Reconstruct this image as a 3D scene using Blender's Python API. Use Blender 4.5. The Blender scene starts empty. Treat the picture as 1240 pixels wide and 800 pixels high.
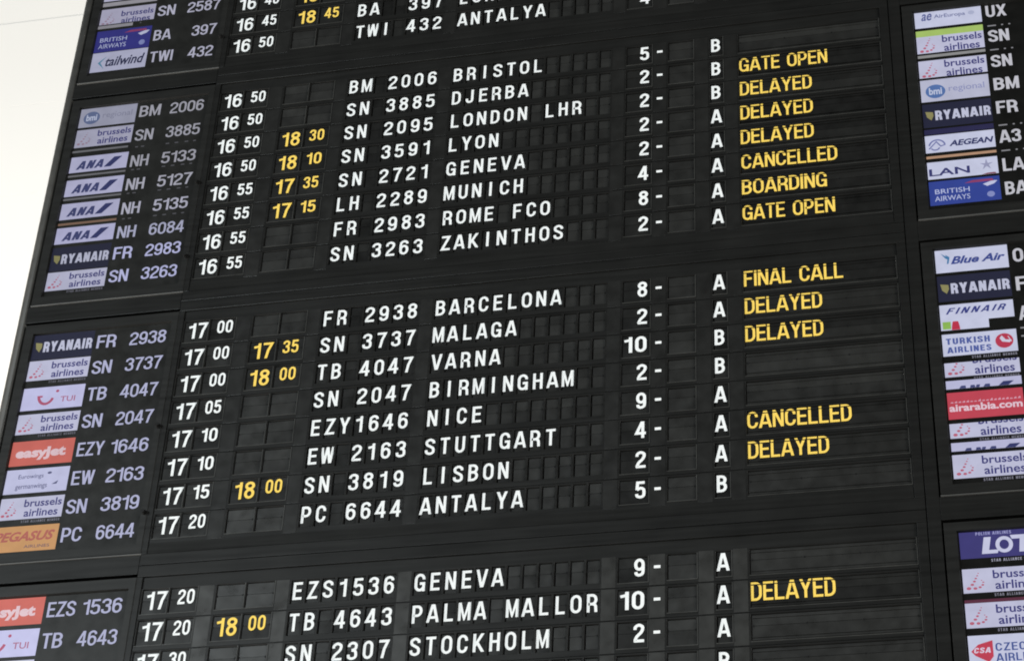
import bpy, bmesh, math, random
from mathutils import Matrix, Vector
random.seed(7)
sc = bpy.context.scene
COL = sc.collection
S = 0.1                       # one board unit (one flight row) is 10 cm
ZO = 64.7                     # board origin above the floor, in units

# ------------------------------------------------------------------ camera
R = ((0.97637993, -0.04267627, 0.21180407), (-0.08847543, 0.81536691, 0.57214412), (-0.19711501, -0.57736949, 0.79233209))
CAM = Vector((18.86757, -52.31182, -48.68490))          # board units: x right, y into the board, z up
cam_d = bpy.data.cameras.new('camera')
cam = bpy.data.objects.new('camera', cam_d)
COL.objects.link(cam)
def b2w(r): return Vector((r[0], r[2], -r[1]))           # rows are camera axes in (right, down, in) board coords
right, down, fwd = b2w(R[0]), b2w(R[1]), b2w(R[2])
M = Matrix((right, -down, -fwd)).transposed().to_4x4()
M.translation = (CAM + Vector((0, 0, ZO))) * S
cam.matrix_world = M
cam_d.sensor_width = 36
cam_d.lens = 2661.884 / 1240 * 36
cam_d.clip_end = 200
sc.camera = cam

# ------------------------------------------------------------------ world and lamps
w = bpy.data.worlds.new('World'); sc.world = w; w.use_nodes = True
w.node_tree.nodes['Background'].inputs[0].default_value = (0.84, 0.85, 0.84, 1)
w.node_tree.nodes['Background'].inputs[1].default_value = 0.13
def area(name, pos, target, size, power, color):
    l = bpy.data.lights.new(name, 'AREA'); l.shape = 'RECTANGLE'; l.size, l.size_y = size
    l.energy = power; l.color = color
    o = bpy.data.objects.new(name, l); COL.objects.link(o)
    p = (Vector(pos) + Vector((0, 0, ZO))) * S; t = (Vector(target) + Vector((0, 0, ZO))) * S
    o.location = p; o.rotation_euler = (t - p).to_track_quat('-Z', 'Y').to_euler()
    return o
area('hall_window_light', (-72, -104, 3), (0, 0, -16), (10.5, 2.4), 1500, (0.87, 0.95, 0.98))
area('added_key_light', (112, -62, -36), (5, 0, -8), (4, 5), 1380, (1.0, 0.98, 0.95))  # unseen lamp, added to light the letters and the undersides of the lips
area('added_wall_light', (-75, -5, -75), (-45, 32, -14), (4, 3), 2000, (1.0, 0.96, 0.90))  # unseen lamp, added to whiten the wall from below

sc.view_settings.view_transform = 'Standard'
sc.view_settings.look = 'None'
sc.view_settings.exposure = 0.0
sc.view_settings.gamma = 1.0
sc.render.filter_size = 1.9
sc.cycles.filter_width = 1.9
sc.cycles.max_bounces = 6

# ------------------------------------------------------------------ materials
def lin(c): return tuple(((v / 255) / 12.92 if v / 255 <= 0.04045 else ((v / 255 + 0.055) / 1.055) ** 2.4) for v in c)
def black_paint(name, albedo, rough, spec=0.5, vary=0.25, streak=True, tint=(1.02, 1.02, .94)):
    m = bpy.data.materials.new(name); m.use_nodes = True
    nt = m.node_tree; n = nt.nodes; L = nt.links.new; p = n['Principled BSDF']
    tc = n.new('ShaderNodeTexCoord'); geo = n.new('ShaderNodeNewGeometry')
    mp = n.new('ShaderNodeMapping'); mp.inputs['Scale'].default_value = (2.2, 2.2, 45) if streak else (14, 14, 14)
    L(geo.outputs['Position'], mp.inputs['Vector'])
    ns = n.new('ShaderNodeTexNoise'); ns.inputs['Scale'].default_value = 1.6; ns.inputs['Detail'].default_value = 5
    L(mp.outputs['Vector'], ns.inputs['Vector'])
    fine = n.new('ShaderNodeTexNoise'); fine.inputs['Scale'].default_value = 9; fine.inputs['Detail'].default_value = 6
    L(geo.outputs['Position'], fine.inputs['Vector'])
    oi = n.new('ShaderNodeObjectInfo')
    # value = 1 + vary*(random-.5) + dust
    a = n.new('ShaderNodeMath'); a.operation = 'MULTIPLY_ADD'; a.inputs[1].default_value = vary; a.inputs[2].default_value = 1 - vary / 2
    L(oi.outputs['Random'], a.inputs[0])
    b = n.new('ShaderNodeMath'); b.operation = 'MULTIPLY_ADD'; b.inputs[1].default_value = 0.9; b.inputs[2].default_value = -0.45
    L(ns.outputs['Fac'], b.inputs[0])
    c = n.new('ShaderNodeMath'); c.operation = 'ADD'; L(a.outputs[0], c.inputs[0]); L(b.outputs[0], c.inputs[1])
    d = n.new('ShaderNodeMath'); d.operation = 'MULTIPLY_ADD'; d.inputs[1].default_value = 0.9; d.inputs[2].default_value = -0.45
    L(fine.outputs['Fac'], d.inputs[0])
    e = n.new('ShaderNodeMath'); e.operation = 'ADD'; L(c.outputs[0], e.inputs[0]); L(d.outputs[0], e.inputs[1])
    mx = n.new('ShaderNodeVectorMath'); mx.operation = 'SCALE'
    mx.inputs[0].default_value = tuple(albedo * t for t in tint)
    L(e.outputs[0], mx.inputs['Scale'])
    L(mx.outputs['Vector'], p.inputs['Base Color'])
    r = n.new('ShaderNodeMath'); r.operation = 'MULTIPLY_ADD'; r.inputs[1].default_value = 0.22; r.inputs[2].default_value = rough - 0.11
    L(ns.outputs['Fac'], r.inputs[0]); L(r.outputs[0], p.inputs['Roughness'])
    bp = n.new('ShaderNodeBump'); bp.inputs['Strength'].default_value = 0.12; bp.inputs['Distance'].default_value = 0.0008
    L(fine.outputs['Fac'], bp.inputs['Height']); L(bp.outputs['Normal'], p.inputs['Normal'])
    p.inputs['Specular IOR Level'].default_value = spec
    return m
def ink(name, rgb, rough=0.6):
    m = bpy.data.materials.new(name); m.use_nodes = True
    nt = m.node_tree; n = nt.nodes; p = n['Principled BSDF']
    geo = n.new('ShaderNodeNewGeometry'); ns = n.new('ShaderNodeTexNoise'); ns.inputs['Scale'].default_value = 40
    nt.links.new(geo.outputs['Position'], ns.inputs['Vector'])
    mx = n.new('ShaderNodeMix'); mx.data_type = 'RGBA'; mx.inputs[6].default_value = (*[v * 0.86 for v in rgb], 1); mx.inputs[7].default_value = (*rgb, 1)
    nt.links.new(ns.outputs['Fac'], mx.inputs[0]); nt.links.new(mx.outputs[2], p.inputs['Base Color'])
    p.inputs['Roughness'].default_value = rough; p.inputs['Specular IOR Level'].default_value = 0.2
    return m
M_CASE = black_paint('case_black_paint', .0070, .38, .22, 0.06)
M_STRIP = black_paint('strip_black_paint', 0.008, 0.4, 0.22, 0.06)
M_BEZEL = black_paint('bezel_black_paint', 0.009, 0.4, 0.24, 0.05)
M_ROW = black_paint('row_black_paint', .0070, .35, .28, 0.15)
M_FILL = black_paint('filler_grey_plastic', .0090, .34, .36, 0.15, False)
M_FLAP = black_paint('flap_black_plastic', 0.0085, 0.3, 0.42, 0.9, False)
M_FILL3 = black_paint('filler_grey_plastic_lit', 0.019, 0.30, 0.55, 0.15, False)  # same filler plastic, window reflection on the lowest block put into the colour
M_BLANK = black_paint('blank_flap_plastic', .014, 0.30, 0.55, 0.5, False)
M_PIT = black_paint('pocket_black', 0.004, 0.8, 0.1, 0.1, False)
M_HINGE = black_paint('hinge_black', 0.003, 0.6, 0.2, 0.1, False)
M_EDGE = black_paint('outer_rail_paint', .038, 0.5, 0.3, 0.05, False, (1, .97, .88))
M_LIP = black_paint('lip_highlight', 0.055, 0.45, 0.5, 0.1, True, (1, 1, .95))  # light from below on the screen lips, painted as a lighter colour
M_RIM = black_paint('edge_highlight', .034, 0.35, 0.5, 0.2, False)  # light caught on sills and right jambs, painted as lighter strips
M_WHITE = ink('flap_white_print', (0.84, 0.85, 0.84))
M_YELLOW = ink('flap_yellow_print', (0.90, 0.62, 0.115))
_scr = {}
def screen(rgb, k=1.0):
    key = (rgb, k)
    if key not in _scr:
        m = bpy.data.materials.new('screen_colour'); m.use_nodes = True
        nt = m.node_tree; n = nt.nodes; p = n['Principled BSDF']
        p.inputs['Base Color'].default_value = (0.006, 0.006, 0.008, 1)
        p.inputs['Roughness'].default_value = 0.35
        p.inputs['Specular IOR Level'].default_value = 0.22
        geo = n.new('ShaderNodeNewGeometry'); ns = n.new('ShaderNodeTexNoise'); ns.inputs['Scale'].default_value = 22; ns.inputs['Detail'].default_value = 4
        nt.links.new(geo.outputs['Position'], ns.inputs['Vector'])
        a = n.new('ShaderNodeMath'); a.operation = 'MULTIPLY_ADD'; a.inputs[1].default_value = 0.24; a.inputs[2].default_value = k - 0.12
        nt.links.new(ns.outputs['Fac'], a.inputs[0]); nt.links.new(a.outputs[0], p.inputs['Emission Strength'])
        p.inputs['Emission Color'].default_value = (*lin(rgb), 1)
        _scr[key] = m
    return _scr[key]

# ------------------------------------------------------------------ object helpers
def obj(name, mesh, mat=None, parent=None, loc=(0, 0, 0)):
    if isinstance(mesh, bmesh.types.BMesh):
        me = bpy.data.meshes.new(name); mesh.to_mesh(me); mesh.free()
    else: me = mesh
    if mat is not None and not me.materials: me.materials.append(mat)
    o = bpy.data.objects.new(name, me); COL.objects.link(o)
    o.location = [v * S for v in loc]
    if parent: o.parent = parent
    return o
def thing(name, label, cat, loc=(0, 0, 0), group=None):
    o = bpy.data.objects.new(name, None); COL.objects.link(o); o.empty_display_size = 0.1
    o.location = (loc[0] * S, loc[1] * S, (loc[2] + ZO) * S)
    o['label'] = label; o['category'] = cat
    if group: o['group'] = group
    return o
def box(bm, x0, x1, y0, y1, z0, z1, bev=0.0):
    v = [bm.verts.new((x * S, y * S, z * S)) for x in (x0, x1) for y in (y0, y1) for z in (z0, z1)]
    fs = [bm.faces.new([v[i] for i in f]) for f in ((0, 1, 3, 2), (4, 6, 7, 5), (0, 4, 5, 1), (2, 3, 7, 6), (0, 2, 6, 4), (1, 5, 7, 3))]
    if bev:
        es = set(e for f in fs for e in f.edges)
        bmesh.ops.bevel(bm, geom=list(es), offset=bev * S, segments=2, affect='EDGES', profile=0.6)
def mbox(name, mat, parent, x0, x1, y0, y1, z0, z1, bev=0.0):
    bm = bmesh.new(); cx, cz = (x0 + x1) / 2, (z0 + z1) / 2
    box(bm, x0 - cx, x1 - cx, y0, y1, z0 - cz, z1 - cz, bev)
    bmesh.ops.recalc_face_normals(bm, faces=bm.faces)
    return obj(name, bm, mat, parent, (cx, 0, cz))
def quad(bm, pts): bm.faces.new([bm.verts.new(tuple(c * S for c in p)) for p in pts])
def pocket_ring(bm, x0, x1, z0, z1, yf, yb, ch, cd):
    """chamfered opening: outer rectangle on the front plane, chamfer inward, walls back"""
    a = [(x0, z0), (x1, z0), (x1, z1), (x0, z1)]
    b = [(x0 + ch, z0 + ch), (x1 - ch, z0 + ch), (x1 - ch, z1 - ch), (x0 + ch, z1 - ch)]
    for i in range(4):
        j = (i + 1) % 4
        quad(bm, [(a[i][0], yf, a[i][1]), (a[j][0], yf, a[j][1]), (b[j][0], yf + cd, b[j][1]), (b[i][0], yf + cd, b[i][1])])
        quad(bm, [(b[i][0], yf + cd, b[i][1]), (b[j][0], yf + cd, b[j][1]), (b[j][0], yb, b[j][1]), (b[i][0], yb, b[i][1])])
def par(X, Z, y):
    """where the camera ray through (X, 0, Z) meets depth y"""
    s = (y - CAM.y) / (0 - CAM.y)
    return CAM.x + (X - CAM.x) * s, CAM.z + (Z - CAM.z) * s

# ------------------------------------------------------------------ lettering (own grotesque built of strokes)
def arc(cx, cy, rx, ry, a0, a1, n=8):
    return [(cx + rx * math.cos(math.radians(a0 + (a1 - a0) * i / n)), cy + ry * math.sin(math.radians(a0 + (a1 - a0) * i / n))) for i in range(n + 1)]
def smooth(P, n=4):
    out = []
    for i in range(len(P) - 1):
        p0 = P[max(i - 1, 0)]; p1 = P[i]; p2 = P[i + 1]; p3 = P[min(i + 2, len(P) - 1)]
        for k in range(n):
            t = k / n
            out.append(tuple(0.5 * (2 * p1[j] + (p2[j] - p0[j]) * t + (2 * p0[j] - 5 * p1[j] + 4 * p2[j] - p3[j]) * t * t + (3 * p1[j] - p0[j] - 3 * p2[j] + p3[j]) * t ** 3) for j in (0, 1)))
    return out + [P[-1]]
def glyph(ch, t):
    """returns width and strokes [(points, closed)] on a unit cap height"""
    w = {'M': .64, 'W': .74, 'I': t, '1': .36, 'J': .46, 'L': .46, 'F': .47, 'E': .48, '-': .34, ' ': .30, 'N': .54, 'A': .60, 'V': .56, 'X': .56, 'Y': .56, 'K': .55, 'T': .50, '4': .54, 'O': .55, 'G': .55, 'Q': .55, 'C': .53, '.': t, '°': .2}.get(ch, .52)
    h = t / 2; L, Rr, B, T = h, w - h, h, 1 - h; m = w / 2; rx = (Rr - L) / 2; ry = min(rx * 1.25, .25)
    ring = arc(m, T - ry, rx, ry, 0, 180) + arc(m, B + ry, rx, ry, 180, 360)
    if ch in '0OQ':
        s = [(ring, True)]
        if ch == 'Q': s.append(([(m, .22), (Rr + .05, -.02)], False))
        return w, s
    if ch == 'C': return w, [([(Rr, .66)] + arc(m, T - ry, rx, ry, 0, 180) + arc(m, B + ry, rx, ry, 180, 360) + [(Rr, .34)], False)]
    if ch == 'G': return w, [([(Rr, .67)] + arc(m, T - ry, rx, ry, 0, 180) + arc(m, B + ry, rx, ry, 180, 350), False), ([(Rr, 0), (Rr, .46 - h * .3), (m, .46 - h * .3)], False)]
    if ch == 'D': return w, [([(L, B), (m - .04, B)] + arc(m - .04, B + .27, Rr - m + .04, .27, -90, 0, 6)[1:] + arc(m - .04, T - .27, Rr - m + .04, .27, 0, 90, 6) + [(L, T)], True)]
    if ch == 'B':
        x = m - .02
        return w, [([(L, .52), (x, .52)] + arc(x, (.52 + T) / 2, Rr - x - .02, (T - .52) / 2, -90, 90)[1:] + [(L, T)], True),
                   ([(L, B), (x, B)] + arc(x, (.53 + B) / 2, Rr - x, (.53 - B) / 2, -90, 90)[1:] + [(L, .53)], True)]
    if ch in 'PR':
        x = m; lo = .45 if ch == 'R' else .43
        s = [([(L, 0), (L, T), (x, T)] + arc(x, (lo + T) / 2, Rr - x, (T - lo) / 2, 90, -90)[1:] + [(L, lo)], False)]
        if ch == 'R': s.append(([(m, lo)] + arc(m, .28, Rr - m - .01, lo - .28, 90, 0, 4)[1:] + [(Rr + .01, -.05)], False))
        return w, s
    if ch == 'E': return w, [([(w, T), (L, T), (L, B), (w, B)], False), ([(L, .515), (w - .04, .515)], False)]
    if ch == 'F': return w, [([(w, T), (L, T), (L, 0)], False), ([(L, .50), (w - .05, .50)], False)]
    if ch == 'H': return w, [([(L, 0), (L, 1)], False), ([(Rr, 0), (Rr, 1)], False), ([(L, .52), (Rr, .52)], False)]
    if ch == 'I': return w, [([(m, 0), (m, 1)], False)]
    if ch == 'L': return w, [([(L, 1), (L, B), (w, B)], False)]
    if ch == 'T': return w, [([(0, T), (w, T)], False), ([(m, T), (m, 0)], False)]
    if ch == 'J': return w, [([(Rr, 1)] + arc(m, B + ry * .9, rx, ry * .9, 360, 180) + [(L, .34)], False)]
    if ch == 'K': return w, [([(L, 0), (L, 1)], False), ([(L, .30), (Rr + .04, 1.08)], False), ([(m - .06, .50), (Rr + .07, -.08)], False)]
    if ch == 'M': return w, [([(L, 0), (L, 1)], False), ([(Rr, 0), (Rr, 1)], False), ([(L, 1.04), (m, .10), (Rr, 1.04)], False)]
    if ch == 'N': return w, [([(L, 0), (L, 1)], False), ([(Rr, 0), (Rr, 1)], False), ([(L - .02, 1.06), (Rr + .02, -.06)], False)]
    if ch == 'A': return w, [([(h * .75 - .02, -.06), (m - .01, 1.06)], False), ([(w - h * .75 + .02, -.06), (m + .01, 1.06)], False), ([(L + .05, .27), (Rr - .05, .27)], False)]
    if ch == 'V': return w, [([(h * .8 - .02, 1.06), (m, -.06)], False), ([(w - h * .8 + .02, 1.06), (m, -.06)], False)]
    if ch == 'W': return w, [([(h * .8, 1.06), (w * .27, -.06)], False), ([(w * .27, -.06), (m, 1.02)], False), ([(m, 1.02), (w * .73, -.06)], False), ([(w - h * .8, 1.06), (w * .73, -.06)], False)]
    if ch == 'X': return w, [([(h - .02, -.06), (Rr + .02, 1.06)], False), ([(h - .02, 1.06), (Rr + .02, -.06)], False)]
    if ch == 'Y': return w, [([(h - .03, 1.06), (m, .42), (m, 0)], False), ([(w - h + .03, 1.06), (m, .42)], False)]
    if ch == 'Z': return w, [([(L - .04, T), (Rr, T), (L, B), (w, B)], False)]
    if ch == 'U': return w, [([(L, 1)] + arc(m, B + ry, rx, ry, 180, 360) + [(Rr, 1)], False)]
    if ch == 'S': return w, [(smooth([(Rr, .70), (Rr - .02, .83), (m, T), (L + .02, .84), (L, .73), (L + .04, .62), (m, .52), (Rr - .04, .41), (Rr, .27), (Rr - .03, .14), (m, B), (L + .02, .15), (L - .01, .31)]), False)]
    if ch == '1': return w, [([(Rr, 0), (Rr, 1)], False), ([(0.0, .745), (Rr - h * .3, .80), (Rr, .95)], False)]
    if ch == '2': return w, [(smooth([(L, .68), (L + .02, .83), (m, T), (Rr - .02, .84), (Rr, .70), (Rr - .08, .52), (L + .09, .31), (L + .01, .12), (L + .01, B)]) + [(w, B)], False)]
    if ch == '3': return w, [(smooth([(L, .72), (L + .03, .85), (m, T), (Rr - .03, .85), (Rr - .01, .72), (Rr - .05, .60), (m - .04, .53)]), False), (smooth([(m - .04, .53), (Rr - .05, .47), (Rr, .29), (Rr - .03, .14), (m, B), (L + .02, .14), (L, .30)]), False)]
    if ch == '4': return w, [([(w * .70, 0), (w * .70, 1)], False), ([(w * .66, 1.0), (L - .02, .29), (w, .29)], False)]
    if ch == '5': return w, [([(Rr + .03, T), (L + .04, T), (L + .01, .50)], False), (smooth([(L + .01, .50), (m, .60), (Rr - .03, .52), (Rr, .33), (Rr - .03, .15), (m, B), (L + .02, .14), (L, .27)]), False)]
    if ch in '69':
        lo = arc(m, B + ry, rx, ry, 180, 360) + arc(m, .60 - ry, rx, ry, 0, 180)
        hook = smooth([(L, .32), (L, .62), (L + .03, .84), (m + .01, T), (Rr - .04, .86), (Rr - .01, .74)])
        s = [(lo, True), (hook, False)]
        if ch == '9': s = [([(w - x, 1 - y) for x, y in p], c) for p, c in s]
        return w, s
    if ch == '7': return w, [([(0, T), (Rr, T), (m + .02, .50), (m - .07, -.03)], False)]
    if ch == '8':
        u = arc(m, .755, rx - .01, T - .755, 0, 360, 16)[:-1]; lo = arc(m, (B + .53) / 2, rx, (.53 - B) / 2, 0, 360, 16)[:-1]
        return w, [(u, True), (lo, True)]
    if ch == '-': return w, [([(0, .45), (w, .45)], False)]
    if ch == '.': return w, [([(m, 0), (m, t)], False)]
    return w, []
def stroke_quads(pts, closed, t):
    P = [pts[0]]
    for p in pts[1:]:
        if math.hypot(p[0] - P[-1][0], p[1] - P[-1][1]) > 1e-4: P.append(p)
    if closed and math.hypot(P[0][0] - P[-1][0], P[0][1] - P[-1][1]) < 1e-4: P.pop()
    n = len(P); off = []
    for i in range(n):
        ds = []
        for a, b in ((i - 1, i), (i, i + 1)):
            if closed or (a >= 0 and b < n):
                p, q = P[a % n], P[b % n]; l = math.hypot(q[0] - p[0], q[1] - p[1]); ds.append(((q[0] - p[0]) / l, (q[1] - p[1]) / l))
        if len(ds) == 1: ds = ds * 2
        nx, ny = -(ds[0][1] + ds[1][1]), ds[0][0] + ds[1][0]; l = math.hypot(nx, ny) or 1; nx /= l; ny /= l
        c = max(nx * -ds[0][1] + ny * ds[0][0], .38); off.append((nx / c * t / 2, ny / c * t / 2))
    q = []
    for i in range(n if closed else n - 1):
        j = (i + 1) % n
        q.append([(P[i][0] + off[i][0], P[i][1] + off[i][1]), (P[i][0] - off[i][0], P[i][1] - off[i][1]), (P[j][0] - off[j][0], P[j][1] - off[j][1]), (P[j][0] + off[j][0], P[j][1] + off[j][1])])
    return q
def clip(poly, axis, lim, keep_above):
    out = []
    for i in range(len(poly)):
        a, b = poly[i], poly[(i + 1) % len(poly)]
        ia = (a[axis] >= lim) == keep_above or a[axis] == lim; ib = (b[axis] >= lim) == keep_above or b[axis] == lim
        if ia: out.append(a)
        if ia != ib:
            k = (lim - a[axis]) / (b[axis] - a[axis]); out.append((a[0] + (b[0] - a[0]) * k, a[1] + (b[1] - a[1]) * k))
    return out if len(out) > 2 else None
def text_polys(s, t=.155, track=.13):
    """list of (x-z polygon, layer) at cap height 1; returns total width"""
    x = 0; out = []
    for ch in s:
        w, st = glyph(ch, t)
        for li, (p, c) in enumerate(st):
            for qd in stroke_quads(p, c, t):
                qd = clip(qd, 1, 0, True); qd = qd and clip(qd, 1, 1, False)
                if qd: out.append(([(px + x, py) for px, py in qd], li))
        x += w + track
    return out, x - track
def text_mesh(name, s, height, width=None, t=.155, track=.13, anchor='c', split=None, slant=0.0, thick=True):
    polys, W = text_polys(s, t, track); kx = (width / W) if width else height
    ax = {'c': -W * kx / 2, 'l': 0, 'r': -W * kx}[anchor]
    bm = bmesh.new()
    for pl, li in polys:
        pl = [(px * kx + ax + slant * (py - .5) * height, (py - .5) * height) for px, py in pl]
        parts = [pl]
        if split is not None:
            parts = [clip(pl, 1, .5 + split + .0022, True), clip(pl, 1, .5 + split - .0022, False)]
        for q in parts:
            if q: quad(bm, [(a, -.0015 * li, b) for a, b in q])
    bmesh.ops.recalc_face_normals(bm, faces=bm.faces)
    for f in bm.faces:
        if f.normal.y > 0: f.normal_flip()
    me = bpy.data.meshes.new(name); bm.to_mesh(me); bm.free()
    return me

# ------------------------------------------------------------------ the wall behind
wall = mbox('wall', None, None, -190, 130, 32, 36, -75, 75)
wall.location.z += ZO * S
wall['kind'] = 'structure'
wm = bpy.data.materials.new('wall_plaster'); wm.use_nodes = True
n = wm.node_tree.nodes; p = n['Principled BSDF']; p.inputs['Roughness'].default_value = 0.7
ns = n.new('ShaderNodeTexNoise'); ns.inputs['Scale'].default_value = 0.8; ns.inputs['Detail'].default_value = 6
geo = n.new('ShaderNodeNewGeometry'); wm.node_tree.links.new(geo.outputs['Position'], ns.inputs['Vector'])
mx = n.new('ShaderNodeMix'); mx.data_type = 'RGBA'; mx.inputs[6].default_value = (.91, .86, .80, 1); mx.inputs[7].default_value = (.93, .90, .86, 1)
wm.node_tree.links.new(ns.outputs['Fac'], mx.inputs[0]); wm.node_tree.links.new(mx.outputs[2], p.inputs['Base Color'])
wall.data.materials.append(wm)
pb = bmesh.new(); box(pb, -9.995, 9.995, -.03, 0, -3.248, 3.248, .006); bmesh.ops.recalc_face_normals(pb, faces=pb.faces)
pme = bpy.data.meshes.new('wall_panel'); pb.to_mesh(pme); pb.free(); pme.materials.append(wm)
for ix in range(5):
    for iz in range(12):
        o = bpy.data.objects.new('wall_panel', pme); COL.objects.link(o); o.parent = wall
        o.location = ((-68 + ix * 20 + 30) * S, 31.999 * S, (-37 + iz * 6.5) * S)

# ------------------------------------------------------------------ the board's casing
GP = 9.491
GZ = [GP, 0, -GP, -2 * GP]                 # z of the first row in each of the four groups
BZ0, BZ1 = -3 * GP + 1.2, 2 * GP + .9      # casing bottom, top
case = thing('departure_board_casing', 'tall matt black casing of the departure board in front of the white wall', 'display casing', (4, 0, 0))
case.location.x = 0
yb = .9
mbox('back_panel', M_PIT, case, -10.4, 23.6, .35, yb, BZ0, BZ1)
# left outer rail with its rounded outer edge
def v(X, y=-.06): return par(X, 0, y)[0]
bm = bmesh.new()
x0, x1 = -10.53, -10.17
prof = [(x1, -.06), (x0 + .30, -.06)] + [(x0 + .30 - .30 * math.sin(math.radians(a)), -.06 + .30 - .30 * math.cos(math.radians(a))) for a in (15, 30, 45, 60, 75, 90)] + [(x0, yb), (x1, yb)]
k = len(prof)
lo = [bm.verts.new((a * S, b * S, BZ0 * S)) for a, b in prof]; hi = [bm.verts.new((a * S, b * S, BZ1 * S)) for a, b in prof]
for i in range(k): bm.faces.new([lo[i], lo[(i + 1) % k], hi[(i + 1) % k], hi[i]])
bm.faces.new(lo); bm.faces.new(hi[::-1]); bmesh.ops.recalc_face_normals(bm, faces=bm.faces)
for f in bm.faces: f.smooth = abs(f.normal.z) < .5
obj('outer_rail', bm, M_EDGE, case)
mbox('side_rail', M_CASE, case, 17.67, 18.03, -.06, .35, BZ0, BZ1, .012)
mbox('side_rail', M_CASE, case, 23.32, 23.7, -.06, .35, BZ0, BZ1, .012)
for gz in [GZ[0] + GP] + GZ:
    # beams between the screens, left and right
    mbox('cross_beam', M_CASE, case, -10.165, -4.93, -.055, .35, gz - GP + .89, gz - 7.98 + .02, .01)
    mbox('cross_beam', M_CASE, case, 18.035, 23.31, -.055, .35, gz - GP + .80, gz - 7.98 + .02, .01)
for gz in GZ:
    # frame round one block of eight rows
    mbox('frame_head', M_CASE, case, -4.915, 17.645, -.08, .35, gz + .775, gz + 1.15, .015)
    mbox('head_strip', M_STRIP, case, -4.72, 17.36, -.02, .35, gz + .385, gz + .772, .0)
    mbox('frame_foot', M_CASE, case, -4.915, 17.645, -.08, .35, gz - 8.325, gz - 7.955, .015)
    bm = bmesh.new()                        # sloping sill under the last row
    z1, z2 = gz - 7.60, gz - 7.95
    box(bm, -4.72, 17.36, -.075, .35, z2 - gz, z1 - gz)
    for vv in bm.verts:
        if vv.co.y < 0 and vv.co.z > (-7.8) * S: vv.co.y = -.055 * S
    bmesh.ops.recalc_face_normals(bm, faces=bm.faces)
    obj('sill_strip', bm, M_STRIP, case, (0, 0, gz))
    mbox('frame_stile', M_CASE, case, -4.915, -4.735, -.08, .35, gz - 7.95, gz + .77, .012)
    mbox('frame_stile', M_CASE, case, 17.375, 17.645, -.08, .35, gz - 7.95, gz + .77, .012)

# ------------------------------------------------------------------ split-flap rows
PITCH = 0.448727; D0 = 6 * PITCH + 0.8867862
ZB = -.035
CELLS = [('H', -4.70, -3.89, .375, -.445), ('M', -3.85, -3.00, .375, -.445), ('EH', -2.44, -1.585, .375, -.445), ('EM', -1.545, -.69, .375, -.445)]
CELLS += [('F%d' % i, i * PITCH - .202, i * PITCH + .202, .345, -.425) for i in range(7)]
CELLS += [('D%d' % i, D0 + i * PITCH - .202, D0 + i * PITCH + .202, .345, -.425) for i in range(12)]
CELLS += [('G', 9.20, 10.05, .345, -.465), ('X', 10.57, 11.40, .345, -.465), ('L', 11.91, 12.35, .345, -.465), ('ST', 12.835, 17.33, .345, -.475)]
FILL = [(-2.955, -2.50), (-.64, -.25), (2.945, 3.335), (8.76, 9.155), (10.095, 10.525), (11.45, 11.865), (12.395, 12.79)]
YF = -.045
bm = bmesh.new()
edges = [-4.73] + [c for cell in CELLS for c in cell[1:3]] + [17.37]
zt, zb_ = .37, -.63
zt = .385 - .0; zb_ = zt - .985
def fq(x0, x1, z0, z1): quad(bm, [(x0, YF, z0), (x1, YF, z0), (x1, YF, z1), (x0, YF, z1)])
hole = [(c[1], c[2], c[4], c[3] - .005) for c in CELLS]
px = -4.73
for hx0, hx1, hz0, hz1 in hole:
    fq(px, hx0, zb_, zt)
    fq(hx0, hx1, zb_, hz0); fq(hx0, hx1, hz1, zt)
    pocket_ring(bm, hx0, hx1, hz0, hz1, YF, .16, .018, .022)
    px = hx1
fq(px, 17.37, zb_, zt)
for a, b in ((zt, 1), (zb_, -1)): quad(bm, [(-4.73, YF, a), (17.37, YF, a), (17.37, .2, a), (-4.73, .2, a)])
bmesh.ops.remove_doubles(bm, verts=bm.verts, dist=1e-6)
nf = len(bm.faces)
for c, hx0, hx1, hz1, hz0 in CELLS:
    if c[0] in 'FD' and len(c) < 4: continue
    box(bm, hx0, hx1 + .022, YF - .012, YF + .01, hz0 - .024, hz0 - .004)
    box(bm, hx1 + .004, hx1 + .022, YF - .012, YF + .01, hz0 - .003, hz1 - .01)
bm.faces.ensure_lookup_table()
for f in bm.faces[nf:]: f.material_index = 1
bmesh.ops.recalc_face_normals(bm, faces=bm.faces)
ROW_ME = bpy.data.meshes.new('row_plate'); bm.to_mesh(ROW_ME); bm.free(); ROW_ME.materials.append(M_ROW); ROW_ME.materials.append(M_RIM)

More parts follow.
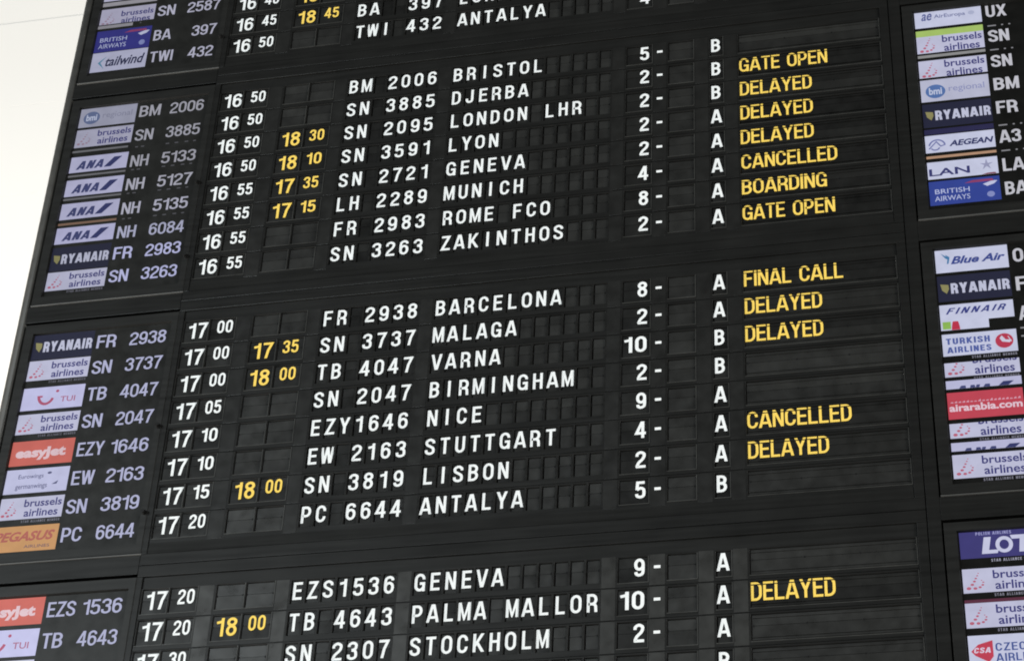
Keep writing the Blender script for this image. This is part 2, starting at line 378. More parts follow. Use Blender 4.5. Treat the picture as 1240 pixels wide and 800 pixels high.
def housing(w, z0, z1, pins):
    """dark back of the pocket, the stack of fallen flaps showing under the lower flap, and the hinge pins"""
    bm = bmesh.new(); h = w / 2
    quad(bm, [(-h, .155, z0), (h, .155, z0), (h, .155, z1), (-h, .155, z1)])
    zm = 0
    for i in range(4): box(bm, -h + .045, h - .045, .030 + i * .02, .036 + i * .02, z0 + .03 + .008 * i, z0 + .085)
    for i in range(3): box(bm, -h + .045, h - .045, .030 + i * .02, .036 + i * .02, z1 - .07, z1 - .045 + .006 * i)
    for px in pins: box(bm, px - .018, px + .018, -.002, .05, -.03, .03)
    bmesh.ops.recalc_face_normals(bm, faces=bm.faces)
    me = bpy.data.meshes.new('housing'); bm.to_mesh(me); bm.free(); me.materials.append(M_HINGE); return me
def flap_me(w, z0, z1, gl, gr, mat=None):
    bm = bmesh.new(); box(bm, -w / 2 + gl, w / 2 - gr, .004, .014, z0, z1)
    if w > 2:                               # moulded stiffening rib along the long edge of a wide flap
        zr = z1 - .085 if z1 > .1 else z0 + .10
        box(bm, -w / 2 + gl, w / 2 - gr, -.022, .0035, zr - .013, zr + .013)
        if z1 < .1: box(bm, -w / 2 + gl, w / 2 - gr, -.018, .0035, z0 + .002, z0 + .022); bmesh.ops.recalc_face_normals(bm, faces=bm.faces)
    me = bpy.data.meshes.new('flap'); bm.to_mesh(me); bm.free(); me.materials.append(mat or M_FLAP); return me
KIND = {}
def kind(w, z0, z1):
    key = (round(w, 3), z0, z1)
    if key not in KIND:
        pins = [-w / 2 + .045, w / 2 - .045] if w < 2 else [-w / 2 + .08, -w / 6, w / 6, w / 2 - .08]
        gl, gr = (.048, .012) if w < .6 else (.035, .012)
        # upper flap is hinged at the centre line, flap axis at z = 0
        KIND[key] = (housing(w, z0, z1, pins), flap_me(w, .005, z1 - .03, gl, gr), flap_me(w, z0 + .03, -.005, gl, gr), flap_me(w, .005, z1 - .03, gl, gr, M_BLANK), flap_me(w, z0 + .03, -.005, gl, gr, M_BLANK))
    return KIND[key]
CH = {}
def char_me(s, h, wd, mat, anchor='c', t=.155, track=.13, dz=0.0):
    key = (s, h, wd, mat.name, anchor, dz)
    if key not in CH:
        me = text_mesh('character', s, h, wd, t, track, anchor, split=-dz / h); me.materials.append(mat); CH[key] = me
    return CH[key]
BAR = bmesh.new(); box(BAR, -.5, .5, -.0, .06, -.5, .5); bmesh.ops.recalc_face_normals(BAR, faces=BAR.faces)
def fill_me(w, mat):
    if ('f', round(w, 3), mat.name) not in CH:
        bm = bmesh.new(); box(bm, -w / 2, w / 2, -.050, .05, -.475, .475, .006); bmesh.ops.recalc_face_normals(bm, faces=bm.faces)
        me = bpy.data.meshes.new('blank_plate'); bm.to_mesh(me); bm.free(); me.materials.append(mat); CH[('f', round(w, 3), mat.name)] = me
    return CH[('f', round(w, 3), mat.name)]
WNAR = {'I': None}
def letter(s):   # natural width at cap height .56
    return None
def add_row(gi, k, H='', Mi='', EH='', EM='', code='', dest='', gate='', dash=True, let='', status='', label=''):
    z = GZ[gi] - k
    r = thing('split_flap_row', label, 'flight row', (0, 0, z), 'flight rows of the split-flap board')
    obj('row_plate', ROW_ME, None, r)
    for a, b in FILL:
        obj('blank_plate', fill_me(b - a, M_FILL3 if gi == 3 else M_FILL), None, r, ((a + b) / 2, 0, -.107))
    for c, x0, x1, z1, z0 in CELLS:
        cx = (x0 + x1) / 2; w = x1 - x0
        hm, um, lm, ub, lb = kind(w, z0, z1)
        blank = {'EH': not EH, 'EM': not EM, 'X': True, 'ST': not status}.get(c, c[0] == 'D' and (int(c[1:]) >= len(dest) or dest[int(c[1:])] == ' '))
        if blank: um, lm = ub, lb
        u = obj('flap_housing', hm, None, r, (cx, 0, 0))
        a = obj('upper_flap', um, None, u); b = obj('lower_flap', lm, None, u)
        a.rotation_euler.x = random.uniform(.0, .022); b.rotation_euler.x = random.uniform(-.014, .016)
        a.location.x = b.location.x = random.uniform(-.005, .006) * S
        me = None; dx = 0; dz = 0
        if c == 'H' and H: me = char_me(H, .585, .61, M_WHITE, t=.142, dz=0); dx = -4.225 - cx
        elif c == 'M' and Mi: dz = .07; me = char_me(Mi, .475, .50, M_WHITE, t=.15, dz=dz); dx = -3.345 - cx
        elif c == 'EH' and EH: me = char_me(EH, .585, .61, M_YELLOW, t=.142, dz=0); dx = -1.985 - cx
        elif c == 'EM' and EM: dz = .07; me = char_me(EM, .475, .50, M_YELLOW, t=.15, dz=dz); dx = -1.10 - cx
        elif c[0] in 'FD' and len(c) < 4:
            s = code if c[0] == 'F' else dest; i = int(c[1:])
            if i < len(s) and s[i] != ' ':
                me = char_me(s[i], .56, None, M_WHITE, t=.143)
        elif c == 'G' and gate: me = char_me(gate, .56, .66 if len(gate) > 1 else None, M_WHITE, 'r'); dx = 9.955 - cx
        elif c == 'L' and let: me = char_me(let, .55, None, M_WHITE); dx = 12.114 - cx
        elif c == 'ST' and status:
            wd = {'GATE OPEN': 2.79, 'DELAYED': 2.265, 'CANCELLED': 2.94, 'BOARDING': 2.585, 'FINAL CALL': 2.92}[status]
            dz = .025
            me = char_me(status, .565, wd, M_YELLOW, 'l', t=.132, track=.07, dz=dz); dx = 12.865 - cx
        if me: obj('character' if c != 'ST' else 'status_word', me, None, u, (dx + random.uniform(-.006, .006), -.014, dz + random.uniform(-.004, .004)))
    if dash:
        obj('dash', char_me('-', .56, .18, M_WHITE, t=.16), None, r, (10.308, -.056, 0))
    return r

ROWS = [
 (0, 5, '16', '40', '18', '30', 'SN 2587', '', '', False, '', '', 'uppermost row cut by the top of the photo, with a yellow 18'),
 (0, 6, '16', '45', '18', '45', 'BA  397', 'LONDON LHR', '', False, '', '', 'row timed 16 45 with yellow 18 45, second from the top of the board'),
 (0, 7, '16', '50', '', '', 'TWI 432', 'ANTALYA', '4', True, '', '', 'row reading ANTALYA timed 16 50, last of the topmost block'),
 (1, 0, '16', '50', '', '', 'BM 2006', 'BRISTOL', '5', True, 'B', '', 'row reading BRISTOL with gate 5 and an empty status flap'),
 (1, 1, '16', '50', '', '', 'SN 3885', 'DJERBA', '2', True, 'B', 'GATE OPEN', 'row reading DJERBA with yellow GATE OPEN'),
 (1, 2, '16', '50', '18', '30', 'SN 2095', 'LONDON LHR', '2', True, 'B', 'DELAYED', 'row reading LONDON LHR with yellow 18 30 and DELAYED'),
 (1, 3, '16', '50', '18', '10', 'SN 3591', 'LYON', '2', True, 'A', 'DELAYED', 'row reading LYON with yellow 18 10 and DELAYED'),
 (1, 4, '16', '55', '17', '35', 'SN 2721', 'GENEVA', '2', True, 'A', 'DELAYED', 'row reading GENEVA timed 16 55 with yellow DELAYED'),
 (1, 5, '16', '55', '17', '15', 'LH 2289', 'MUNICH', '4', True, 'A', 'CANCELLED', 'row reading MUNICH with yellow CANCELLED'),
 (1, 6, '16', '55', '', '', 'FR 2983', 'ROME FCO', '8', True, 'A', 'BOARDING', 'row reading ROME FCO with yellow BOARDING'),
 (1, 7, '16', '55', '', '', 'SN 3263', 'ZAKINTHOS', '2', True, 'A', 'GATE OPEN', 'row reading ZAKINTHOS with yellow GATE OPEN'),
 (2, 0, '17', '00', '', '', 'FR 2938', 'BARCELONA', '8', True, 'A', 'FINAL CALL', 'row reading BARCELONA with yellow FINAL CALL'),
 (2, 1, '17', '00', '17', '35', 'SN 3737', 'MALAGA', '2', True, 'A', 'DELAYED', 'row reading MALAGA with yellow 17 35 and DELAYED'),
 (2, 2, '17', '00', '18', '00', 'TB 4047', 'VARNA', '10', True, 'B', 'DELAYED', 'row reading VARNA with gate 10 and yellow DELAYED'),
 (2, 3, '17', '05', '', '', 'SN 2047', 'BIRMINGHAM', '2', True, 'B', '', 'row reading BIRMINGHAM with an empty status flap'),
 (2, 4, '17', '10', '', '', 'EZY1646', 'NICE', '9', True, 'A', '', 'row reading NICE with gate 9 and an empty status flap'),
 (2, 5, '17', '10', '', '', 'EW 2163', 'STUTTGART', '4', True, 'A', 'CANCELLED', 'row reading STUTTGART with yellow CANCELLED'),
 (2, 6, '17', '15', '18', '00', 'SN 3819', 'LISBON', '2', True, 'A', 'DELAYED', 'row reading LISBON with yellow 18 00 and DELAYED'),
 (2, 7, '17', '20', '', '', 'PC 6644', 'ANTALYA', '5', True, 'B', '', 'row reading ANTALYA timed 17 20, above the wide black band'),
 (3, 0, '17', '20', '', '', 'EZS1536', 'GENEVA', '9', True, 'A', '', 'row reading GENEVA timed 17 20 with gate 9'),
 (3, 1, '17', '20', '18', '00', 'TB 4643', 'PALMA MALLOR', '10', True, 'A', 'DELAYED', 'row reading PALMA MALLOR with gate 10 and yellow DELAYED'),
 (3, 2, '17', '30', '', '', 'SN 2307', 'STOCKHOLM', '2', True, 'A', '', 'row reading STOCKHOLM with gate 2'),
 (3, 3, '', '', '', '', '', '', '', False, 'B', '', 'lowest row, cut by the bottom of the photo, showing only a letter B'),
]
for a in ROWS: add_row(*a[:-1], label=a[-1])

# ------------------------------------------------------------------ screens beside the rows
def bfont(s, x0, x1, z0, z1, bold=0.0, shear=0.0, caps=True):
    """built-in font fitted to a box (x0..x1, z0..z1 is the extent of the drawn letters)"""
    c = bpy.data.curves.new('lettering', 'FONT'); c.body = s; c.size = 1; c.offset = bold; c.shear = shear; c.resolution_u = 3; c.fill_mode = 'FRONT'
    o = bpy.data.objects.new('lettering', c); COL.objects.link(o)
    bpy.context.view_layer.update()
    me = bpy.data.meshes.new_from_object(o.evaluated_get(bpy.context.evaluated_depsgraph_get()))
    bpy.data.objects.remove(o); bpy.data.curves.remove(c)
    xs = [q.co.x for q in me.vertices]; ys = [q.co.y for q in me.vertices]
    ax, bx, ay, by = min(xs), max(xs), min(ys), max(ys)
    return [[(x0 + (me.vertices[i].co.x - ax) / (bx - ax) * (x1 - x0), z0 + (me.vertices[i].co.y - ay) / (by - ay) * (z1 - z0)) for i in f.vertices] for f in me.polygons]
def sfont(s, x0, x1, z0, z1, t=.17, track=.12, slant=0.0):
    P, W = text_polys(s, t, track); k = (x1 - x0 - abs(slant) * (z1 - z0)) / W; h = z1 - z0
    return [[(x0 + a * k + slant * b * h, z0 + b * h) for a, b in pl] for pl, li in P]
def ell(cx, cz, rx, rz, n=20, a0=0, a1=360):
    return [(cx + rx * math.cos(math.radians(a0 + (a1 - a0) * i / n)), cz + rz * math.sin(math.radians(a0 + (a1 - a0) * i / n))) for i in range(n)]
def flat(name, polys, rgb, parent, rect, layer, k=1.0, origin=(0, 0)):
    """flat print on a screen, cut to the banner's rectangle; overlapping pieces sit on successive hair-thin layers"""
    bm = bmesh.new(); i = 0
    for pl in polys:
        q = pl
        for ax, lim, ab in ((0, rect[0], True), (0, rect[1], False), (1, rect[2], True), (1, rect[3], False)):
            q = q and clip(q, ax, lim, ab)
        if not q: continue
        try:
            quad(bm, [(x - origin[0], -.004 * layer - .0004 * (i % 3), z - origin[1]) for x, z in q]); i += 1
        except ValueError: pass
    for f in bm.faces:
        f.normal_update()
        if f.normal.y > 0: f.normal_flip()
    if not bm.faces: bm.free(); return None
    return obj(name, bm, screen(rgb, k), parent)
LILAC = (204, 205, 232); WHT = (212, 216, 242); NAVY = (48, 52, 112)
def B(logo, x0, x1, z1, z0, base=None, vz=None):
    """(logo, rect, colour, virtual top and bottom when the logo is cut)"""
    return dict(logo=logo, r=(x0, x1, z0, z1), c=base, v=vz)
def logo_items(kind, x0, x1, z0, z1, dim):
    W = x1 - x0; Hh = z1 - z0
    X = lambda f: x0 + f * W
    Z = lambda f: z0 + f * Hh
    def bt(s, a, b, c, d, **k): return bfont(s, X(a), X(b), Z(c), Z(d), **k)
    def st(s, a, b, c, d, **k): return sfont(s, X(a), X(b), Z(c), Z(d), **k)
    def E(cx, cz, r, rz, **k): return ell(X(cx), Z(cz), r * W, rz * Hh, **k)
    it = []
    if kind == 'brussels':
        it.append(('lettering', bt('brussels', .38, .97, .55, .90, bold=.018) + bt('airlines', .40, .93, .10, .46, bold=.018), (62, 62, 128)))
        dots = [(.20, .80, .008), (.185, .70, .011), (.165, .59, .014), (.145, .47, .017), (.115, .34, .020), (.07, .19, .026), (.15, .18, .022), (.21, .22, .018), (.245, .31, .016), (.255, .42, .012), (.235, .50, .008)]
        it.append(('emblem', [E(a, b, r * 1.15, r * 2.4, n=10) for a, b, r in dots], (196, 104, 128) if not dim else (168, 140, 160)))
    elif kind == 'ryanair':
        it.append(('lettering', st('RYANAIR', .18, .98, .29, .69, t=.205), (205, 208, 232)))
        it.append(('emblem', [[(X(.04), Z(.68)), (X(.15), Z(.64)), (X(.155), Z(.48)), (X(.12), Z(.30)), (X(.06), Z(.44))], [(X(.075), Z(.60)), (X(.12), Z(.58)), (X(.11), Z(.40))]], (150, 145, 95)))
    elif kind == 'ana':
        it.append(('lettering', st('ANA', .12, .62, .18, .70, t=.21, slant=.3), (66, 72, 122)))
        it.append(('emblem', [[(X(.60), Z(.18)), (X(.72), Z(.18)), (X(.90), Z(.78)), (X(.76), Z(.78))]], (52, 58, 112)))
    elif kind == 'ba':
        it.append(('lettering', bt('BRITISH', .08, .57, .46, .66, bold=.004) + bt('AIRWAYS', .07, .57, .16, .37, bold=.004), (196, 204, 240)))
        it.append(('emblem', [E(.86, .26, .055, .12), ], (140, 150, 205)))
        it.append(('ribbon', [[(X(.76), Z(.70)), (X(.84), Z(.68)), (X(.97), Z(.80)), (X(.90), Z(.82))], [(X(.76), Z(.70)), (X(.82), Z(.60)), (X(.92), Z(.68)), (X(.97), Z(.80))]], (205, 210, 240)))
        it.append(('ribbon', [[(X(.50), Z(.80)), (X(.92), Z(.80)), (X(.90), Z(.90)), (X(.62), Z(.90))]], (150, 66, 110)))
    elif kind == 'tailwind':
        it.append(('lettering', bt('tailwind', .26, .96, .24, .74, bold=.022, shear=.25), (44, 48, 84)))
        it.append(('emblem', [[(X(.12), Z(.46)), (X(.27), Z(.78)), (X(.17), Z(.46))], [(X(.12), Z(.46)), (X(.17), Z(.46)), (X(.25), Z(.12))]], (96, 150, 180)))
    elif kind == 'bmi':
        it.append(('roundel', [E(.215, .45, .145, .31, n=28)], (88, 120, 180) if not dim else (104, 118, 158)))
        it.append(('emblem', bt('bmi', .12, .31, .30, .62, bold=.03), (206, 214, 240)))
        it.append(('lettering', bt('regional', .41, .93, .30, .66, bold=.006), (150, 155, 198) if not dim else (146, 148, 172)))
    elif kind == 'tui':
        sm = arc(X(.39), Z(.66), .125 * W, .42 * Hh, 195, 335, 12)
        it.append(('emblem', [q for q in stroke_quads(sm, False, .045 * W)] + [E(.56, .78, .026, .06, n=12), [(X(.24), Z(.62)), (X(.33), Z(.62)), (X(.33), Z(.54)), (X(.25), Z(.54))]], (186, 90, 120)))
        it.append(('lettering', bt('TUI', .63, .87, .28, .52, bold=.012), (180, 110, 140)))
    elif kind == 'easyjet':
        it.append(('lettering', bt('easyJet', .08, .88, .20, .72, bold=.05), (236, 206, 214)))
    elif kind == 'eurowings':
        it.append(('lettering', bt('Eurowings', .20, .60, .55, .78, bold=.006) + bt('germanwings', .18, .68, .12, .38, bold=.006), (84, 86, 128)))
        it.append(('emblem', [E(.69, .78, .035, .05, n=12), [(X(.75), Z(.30)), (X(.85), Z(.44)), (X(.83), Z(.30))]], (92, 94, 132)))
    elif kind == 'pegasus':
        it.append(('lettering', bt('PEGASUS', .0, .95, .40, .78, bold=.035, shear=.3), (188, 104, 92)))
        it.append(('small_print', bt('AIRLINES', .50, .90, .12, .24, bold=.01), (120, 98, 110)))
    elif kind == 'aireuropa':
        it.append(('emblem', bt('ae', .10, .26, .34, .68, bold=.02, shear=.3), (96, 104, 160)))
        it.append(('lettering', bt('AirEuropa', .29, .76, .36, .60, bold=.02), (124, 130, 172)))
        it.append(('small_print', [E(.85, .50, .05, .10, n=10)], (186, 192, 222)))
    elif kind == 'aegean':
        it.append(('lettering', bt('AEGEAN', .34, .98, .28, .62, bold=.04, shear=.25), (52, 58, 108)))
        a1 = arc(X(.17), Z(.30), .12 * W, .42 * Hh, 165, 20, 10); a2 = arc(X(.14), Z(.30), .06 * W, .16 * Hh, 200, 350, 8)
        it.append(('emblem', stroke_quads(a1, False, .025 * W) + stroke_quads(a2, False, .022 * W) + stroke_quads([(X(.05), Z(.22)), (X(.16), Z(.62)), (X(.22), Z(.34)), (X(.29), Z(.42))], False, .02 * W), (120, 126, 180)))
    elif kind == 'lan':
        it.append(('lettering', bt('LAN', .02, .60, .18, .60, bold=.02), (58, 60, 118)))
        star = []
        for i in range(5):
            a = math.radians(90 + 72 * i); b1 = math.radians(54 + 72 * i); b2 = math.radians(126 + 72 * i)
            star.append([(X(.84) + .035 * W * math.cos(b1), Z(.56) + .09 * Hh * math.sin(b1)), (X(.84) + .10 * W * math.cos(a), Z(.56) + .34 * Hh * math.sin(a)), (X(.84) + .035 * W * math.cos(b2), Z(.56) + .09 * Hh * math.sin(b2)), (X(.84), Z(.56))])
        it.append(('emblem', star, (160, 162, 196)))
        it.append(('ribbon', [[(X(.76), Z(.0)), (X(.84), Z(.07)), (X(.95), Z(.08)), (X(.97), Z(.0))]], (130, 52, 70)))
    elif kind == 'blueair':
        it.append(('lettering', bt('Blue Air', .21, .96, .32, .64, bold=.035, shear=.35), (60, 76, 150)))
        it.append(('emblem', [[(X(.08), Z(.80)), (X(.15), Z(.66)), (X(.19), Z(.50)), (X(.14), Z(.58))], [(X(.14), Z(.74)), (X(.20), Z(.62)), (X(.18), Z(.36)), (X(.155), Z(.34)), (X(.17), Z(.56))]], (70, 130, 180)))
    elif kind == 'finnair':
        it.append(('lettering', sfont('FINNAIR', X(.08), X(.92), Z(.62), Z(.86), t=.17, track=.25, slant=.55), (60, 68, 140)))
        it.append(('emblem', [[(X(.04), Z(.02)), (X(.21), Z(.02)), (X(.21), Z(.18)), (X(.04), Z(.18))]], (150, 196, 90)))
        it.append(('roundel', [ell(X(.31), Z(-.04), .09 * W, .24 * Hh, n=16)], (200, 50, 76)))
    elif kind == 'turkish':
        it.append(('lettering', st('TURKISH', .05, .64, .52, .80, t=.20, track=.14) + st('AIRLINES', .06, .65, .13, .40, t=.20, track=.14), (84, 100, 170)))
        it.append(('roundel', [E(.83, .50, .12, .33, n=28)], (196, 58, 84)))
        it.append(('emblem', [[(X(.77), Z(.62)), (X(.80), Z(.46)), (X(.90), Z(.40)), (X(.93), Z(.52)), (X(.85), Z(.54)), (X(.80), Z(.74))], stroke_quads(arc(X(.84), Z(.48), .085 * W, .24 * Hh, 60, -80, 2), False, .012 * W)[0]], (222, 220, 240)))
    elif kind == 'airarabia':
        it.append(('lettering', bt('airarabia.com', .02, .98, .28, .56, bold=.03), (244, 214, 228)))
        sq = []; rnd = random.Random(3)
        for i in range(18): a = .04 + i * .052; sq.append([(X(a), Z(.60)), (X(a + .04), Z(.60)), (X(a + .035), Z(.63 + .07 * rnd.random())), (X(a + .008), Z(.64))])
        it.append(('small_print', sq, (230, 170, 190)))
    elif kind == 'lot':
        it.append(('lettering', [[(X(.27), Z(.14)), (X(.47), Z(.14)), (X(.485), Z(.27)), (X(.365), Z(.27)), (X(.40), Z(.74)), (X(.31), Z(.74))]]
                   + stroke_quads(ell(X(.56), Z(.44), .085 * W, .235 * Hh, n=24), True, .050 * W)
                   + [[(X(.66), Z(.62)), (X(1.0), Z(.62)), (X(1.0), Z(.76)), (X(.64), Z(.76))], [(X(.74), Z(.14)), (X(.82), Z(.14)), (X(.84), Z(.62)), (X(.76), Z(.62))]], (214, 216, 244)))
        it.append(('small_print', st('POLISH AIRLINES', .21, .66, .82, .93, t=.18, track=.2), (170, 170, 220)))
    elif kind == 'csa':
        it.append(('emblem', [[(X(.03), Z(.48)), (X(.12), Z(.70)), (X(.30), Z(.82)), (X(.30), Z(.30)), (X(.24), Z(.12)), (X(.08), Z(.34))]], (206, 66, 88)))
        it.append(('small_print', st('CSA', .06, .28, .42, .60, t=.2, slant=.2), (232, 214, 236)))
        it.append(('lettering', st('CZECH', .33, .80, .46, .72, t=.15) + st('AIRLINES', .33, .96, .12, .38, t=.15), (72, 92, 160)))
    return it
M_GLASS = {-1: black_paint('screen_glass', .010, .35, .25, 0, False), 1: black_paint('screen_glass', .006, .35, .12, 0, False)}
BASE = dict(brussels=LILAC, ryanair=(32, 34, 58), ana=(198, 198, 232), ba=(52, 52, 140), tailwind=LILAC, bmi=(196, 198, 222), tui=(206, 206, 245), easyjet=(214, 108, 96), eurowings=(206, 208, 242), pegasus=(214, 160, 104),
            aireuropa=WHT, aegean=WHT, lan=WHT, blueair=WHT, finnair=WHT, turkish=WHT, airarabia=(204, 72, 88), lot=(64, 60, 124), csa=WHT)
LX0, LX1, RX0, RX1 = -9.745, -7.70, 18.462, 20.535
def monitor(gi, side, label, banners, codes, marks, tone=(196, 196, 226), k=1.0):
    z = GZ[gi]
    if side < 0: fx0, fx1, sx0, sx1 = -10.13, -4.95, -9.835, -5.16
    else: fx0, fx1, sx0, sx1 = 18.075, 23.29, 18.405, 23.0
    t = thing('airline_screen', label, 'display screen', (0, 0, z), 'screens with airline logos beside the rows')
    yf = -.10
    tz = .86 if side < 0 else .78
    X0, X1 = (par(fx0, 0, yf)[0], par(fx1, 0, yf)[0]); Z1 = tz - .085; Z0 = -7.885 - .075 + .02
    a0, a1 = par(sx0, 0, yf)[0], par(sx1, 0, yf)[0]; s1, s0 = .50 - .085, -7.56 - .06
    bm = bmesh.new()
    def fr(p, q, m, n_, y): return [(p, y, m), (q, y, m), (q, y, n_), (p, y, n_)]
    O = fr(X0, X1, Z0, Z1, yf); I = fr(a0, a1, s0, s1, yf); I2 = fr(a0 + .02, a1 - .02, s0 + .02, s1 - .02, -.008); Ob = fr(X0, X1, Z0, Z1, .3)
    c = .022
    O2 = fr(X0 + c, X1 - c, Z0 + c, Z1 - c, yf - .0); O1 = fr(X0, X1, Z0, Z1, yf + c)
    for i in range(4):
        j = (i + 1) % 4
        quad(bm, [O2[i], O2[j], I[j], I[i]]); quad(bm, [O1[i], O1[j], O2[j], O2[i]]); quad(bm, [I[i], I[j], I2[j], I2[i]]); quad(bm, [O1[j], O1[i], Ob[i], Ob[j]])
    bmesh.ops.remove_doubles(bm, verts=bm.verts, dist=1e-6); bmesh.ops.recalc_face_normals(bm, faces=bm.faces)
    obj('bezel', bm, M_BEZEL, t)
    if side < 0: mbox('bottom_lip', M_LIP, t, X0, X1, yf - .012, yf + .06, Z0 - .035, Z0 - .003, .008)
    else: mbox('bottom_lip', M_LIP, t, X0, X1, yf - .012, yf + .06, Z0 - .035, Z0 - .003, .008)
    p_ = mbox('screen_panel', M_GLASS[side], t, a0 + .01, a1 - .01, -.003, .2, s0 + .01, s1 - .01)
    x0b, x1b = (LX0, LX1) if side < 0 else (RX0, RX1)
    for b in banners:
        kind, top, bot = b[0], b[1], b[2]; opt = b[3] if len(b) > 3 else {}
        bx0, bx1 = opt.get('x', (x0b, x1b)); rect = (bx0, bx1, bot, top)
        base = opt.get('c') or BASE[kind]
        dim = opt.get('dim', False)
        kk = k * opt.get('k', 1) * ({0: .64, 1: .66, 2: .78, 3: .86}[gi] if side < 0 else .80)
        ban = flat('airline_banner', [[(bx0, bot), (bx1, bot), (bx1, top), (bx0, top)]], base, t, (-99, 99, -99, 99), 1, kk)
        if kind == 'strip': continue
        vt, vb = opt.get('v', (top, bot))
        for li, (nm, polys, col) in enumerate(logo_items(kind, bx0, bx1, vb, vt, dim)):
            flat(nm, polys, col, ban, rect, 2 + li * .6, kk)
        if 'band' in opt:
            flat('colour_band', [[(bx0, opt['band'][0]), (bx1, opt['band'][0]), (bx1, top), (bx0, top)]], opt['band'][1], ban, rect, 5, kk)
        if opt.get('star'):
            flat('small_print', sfont('STAR ALLIANCE MEMBER', bx0 + .38 * (bx1 - bx0), bx0 + .98 * (bx1 - bx0), bot - .13, bot - .045, t=.2, track=.22), (150, 150, 165), ban, (-99, 99, -99, 99), 2, kk * opt['star'])
    for zz, a, num, *sc_ in codes:
        col = sc_[0] if sc_ else tone
        cx = -7.575 if side < 0 else 20.67
        wd = {1: .3, 2: .64, 3: .86}[len(a)] * (1.0 if side < 0 else .99)
        if a == 'TWI': wd = .84
        if a in ('EZY', 'EZS'): wd = .87
        if a == 'BM': wd = .76
        if a == 'EW': wd = .72
        me = text_mesh('airline_code', a, .49, wd, t=.135 if side < 0 else .16, track=.07, anchor='l'); me.materials.append(screen(col, k)); obj('airline_code', me, None, t, (cx, -.008, zz))
        if num:
            me = text_mesh('flight_number', num, .485, {3: .89, 4: 1.20}[len(num)], t=.13, track=.07, anchor='r'); me.materials.append(screen(col, k)); obj('flight_number', me, None, t, (-5.275, -.008, zz + .0))
    bm = bmesh.new()
    for x, zz, wd in marks: quad(bm, [(x, -.008, zz), (x + wd, -.008, zz), (x + wd, -.008, zz + .05), (x, -.008, zz + .05)])
    if marks: obj('text_fragments', bm, screen((74, 74, 78) if side < 0 else (130, 130, 134), k), t)
    else: bm.free()
    if side < 0:
        for zz in (-3.43, -6.46):
            bm = bmesh.new(); bmesh.ops.create_cone(bm, cap_ends=True, segments=14, radius1=.075 * S, radius2=.055 * S, depth=.16 * S)
            bmesh.ops.rotate(bm, verts=bm.verts, matrix=Matrix.Rotation(math.radians(90), 3, 'X'))
            bmesh.ops.translate(bm, verts=bm.verts, vec=(0, -.17 * S, 0))
            box(bm, -.02, .11, -.15, -.105, -.02, .05)
            obj('latch_knob', bm, M_HINGE, t, (-5.0, 0, zz - .1))
    return t
def rel(g, L): return [((b[0], b[1] + g, b[2] + g) + tuple(({**b[3], **({'v': (b[3]['v'][0] + g, b[3]['v'][1] + g)} if 'v' in b[3] else {}), **({'band': (b[3]['band'][0] + g, b[3]['band'][1])} if 'band' in b[3] else {})},) if len(b) > 3 else ())) for b in L]
GREY = (150, 150, 160)
monitor(0, -1, 'screen at the upper left with logo banners beside SN 2587, BA 397 and TWI 432', rel(-GP, [
    ('brussels', 6.35, 5.45, {}), ('strip', 5.385, 5.20, {'c': (170, 168, 176)}),
    ('brussels', 5.06, 4.32, {'v': (4.98, 4.22), 'c': (190, 188, 214), 'dim': True}),
    ('strip', 4.275, 4.13, {'c': (160, 158, 166), 'x': (-9.775, -8.46)}),
    ('ba', 4.01, 3.0, {}), ('tailwind', 2.975, 2.075, {'c': (196, 198, 226)})]),
    [(4.66 - GP, 'SN', '2587'), (3.50 - GP, 'BA', '397'), (2.48 - GP, 'TWI', '432')], [(-8.2, 4.19 - GP, .06)], (166, 166, 184))
m1 = [(x, z_, wd) for z_ in (-1.60, -2.59, -3.60, -4.67) for x, wd in ((-7.50, .10), (-7.3, .12), (-6.42, .13), (-6.1, .13), (-5.75, .13), (-5.45, .10))]
monitor(1, -1, 'screen on the left with four alike slanted-stripe banners beside NH 5133 to NH 6084', [
    ('bmi', .46, -.44, {'dim': True, 'c': (172, 174, 196)}), ('brussels', -.545, -1.325, {'dim': True, 'c': (184, 184, 208)}),
    ('strip', -1.46, -1.545, {'c': (120, 120, 124), 'x': (-9.78, -7.77)}), ('ana', -1.745, -2.425, {}),
    ('strip', -2.53, -2.61, {'c': (120, 120, 124)}), ('ana', -2.75, -3.45, {}), ('strip', -3.53, -3.61, {'c': (120, 120, 124)}),
    ('ana', -3.755, -4.43, {}), ('strip', -4.575, -4.665, {'c': (140, 110, 90)}), ('ana', -4.775, -5.445, {'c': (200, 200, 238)}),
    ('ryanair', -5.59, -6.56, {}), ('brussels', -6.60, -7.34, {'star': .6})],
    [(0.0, 'BM', '2006', GREY), (-1.06, 'SN', '3885', GREY), (-2.19, 'NH', '5133', GREY), (-3.19, 'NH', '5127', (160, 160, 172)), (-4.21, 'NH', '5135', (164, 164, 180)), (-5.2, 'NH', '6084'), (-6.06, 'FR', '2983', (172, 174, 210)), (-6.99, 'SN', '3263', (172, 174, 210))], m1, (160, 162, 186))
g = -2 * 0 + GP
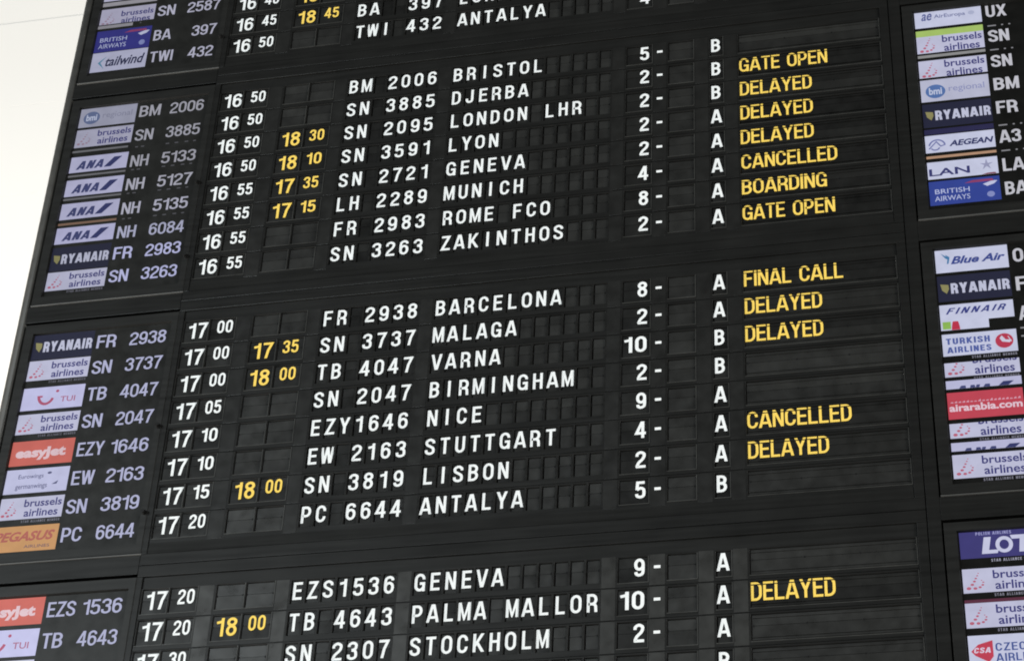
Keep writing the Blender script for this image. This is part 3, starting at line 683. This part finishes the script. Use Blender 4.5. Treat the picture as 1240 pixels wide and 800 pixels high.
monitor(2, -1, 'screen at the lower left with orange and yellow banners beside EZY 1646 and PC 6644', rel(g, [
    ('ryanair', -9.06, -10.05, {}), ('brussels', -10.087, -10.84, {'star': .5}), ('tui', -11.12, -11.96, {}), ('brussels', -12.11, -12.84, {'star': .5}),
    ('easyjet', -13.10, -13.985, {}), ('eurowings', -14.12, -14.98, {}), ('brussels', -15.13, -15.89, {'star': .7}), ('pegasus', -16.13, -17.01, {})]),
    [(-.07, 'FR', '2938'), (-1.05, 'SN', '3737'), (-2.05, 'TB', '4047'), (-3.05, 'SN', '2047'), (-4.07, 'EZY', '1646'), (-5.09, 'EW', '2163'), (-6.09, 'SN', '3819'), (-7.06, 'PC', '6644')], [], (172, 174, 204))
g = 2 * GP
monitor(3, -1, 'screen at the bottom left corner with banners beside EZS 1536 and TB 4643', rel(g, [
    ('easyjet', -18.595, -19.48, {}), ('tui', -19.62, -20.50, {}), ('brussels', -20.62, -21.45, {})]),
    [(-.06, 'EZS', '1536'), (-1.07, 'TB', '4643'), (-2.12, 'SN', '2307')], [], (172, 174, 204))
mr = [(x, z_, wd) for z_ in (-.52, -1.53, -4.60, -5.60) for x, wd in ((20.68, .26), (21.10, .06), (21.32, .06))]
TR = (188, 188, 196)
monitor(1, 1, 'screen at the upper right with banners beside UX, SN, BM, FR, A3 and LA', [
    ('aireuropa', .597, -.275, {}), ('brussels', -.405, -1.35, {'band': (-.66, (176, 206, 110)), 'v': (-.58, -1.42), }),
    ('strip', -1.425, -1.54, {'c': (150, 150, 150)}), ('brussels', -1.66, -2.37, {'v': (-1.62, -2.46)}), ('bmi', -2.46, -3.35, {}),
    ('ryanair', -3.445, -4.385, {}), ('strip', -4.46, -4.665, {'c': (40, 38, 78)}), ('aegean', -4.705, -5.385, {}),
    ('strip', -5.51, -5.61, {'c': (190, 150, 120)}), ('lan', -5.75, -6.41, {}), ('ba', -6.50, -7.41, {'c': (50, 70, 156)})],
    [(.12, 'UX', '', TR), (-.93, 'SN', '', TR), (-1.98, 'SN', '', TR), (-2.92, 'BM', '', TR), (-3.86, 'FR', '', TR), (-5.02, 'A3', '', TR), (-6.12, 'LA', '', TR), (-7.02, 'BA', '', TR)], mr)
g = GP
monitor(2, 1, 'screen at the middle right with a red banner and cut-off logo banners', rel(g, [
    ('blueair', -9.035, -9.915, {}), ('ryanair', -10.03, -10.95, {}), ('finnair', -11.065, -11.665, {'v': (-11.065, -11.96)}),
    ('finnair', -11.665, -11.96, {'x': (RX0, 19.81), 'v': (-10.0, -11.96)}), ('turkish', -12.095, -12.85, {'star': .8}),
    ('brussels', -13.085, -13.565, {'v': (-12.80, -13.60), 'star': .6}), ('ana', -13.69, -13.97, {'v': (-13.72, -14.25)}), ('airarabia', -14.09, -14.975, {}),
    ('brussels', -15.12, -15.6, {'v': (-14.84, -15.64), 'star': .6}), ('ana', -15.745, -16.02, {'v': (-15.78, -16.3)}), ('brussels', -16.136, -16.895, {'star': .8})]),
    [(-.02, 'O', '', TR), (-1.04, 'F', '', TR), (-2.08, 'A', '', TR)], [(20.66, -2.62, .3), (20.66, -2.9, .3)])
g = 2 * GP
monitor(3, 1, 'screen at the lower right with a navy banner above two dotted-emblem banners', rel(g, [
    ('lot', -18.55, -19.39, {'star': 1.2}), ('brussels', -19.70, -20.42, {'star': .8}), ('strip', -20.62, -20.715, {'c': (96, 44, 64)}), ('brussels', -20.72, -21.45, {'star': .8}),
    ('csa', -21.665, -22.55, {})]), [], [])
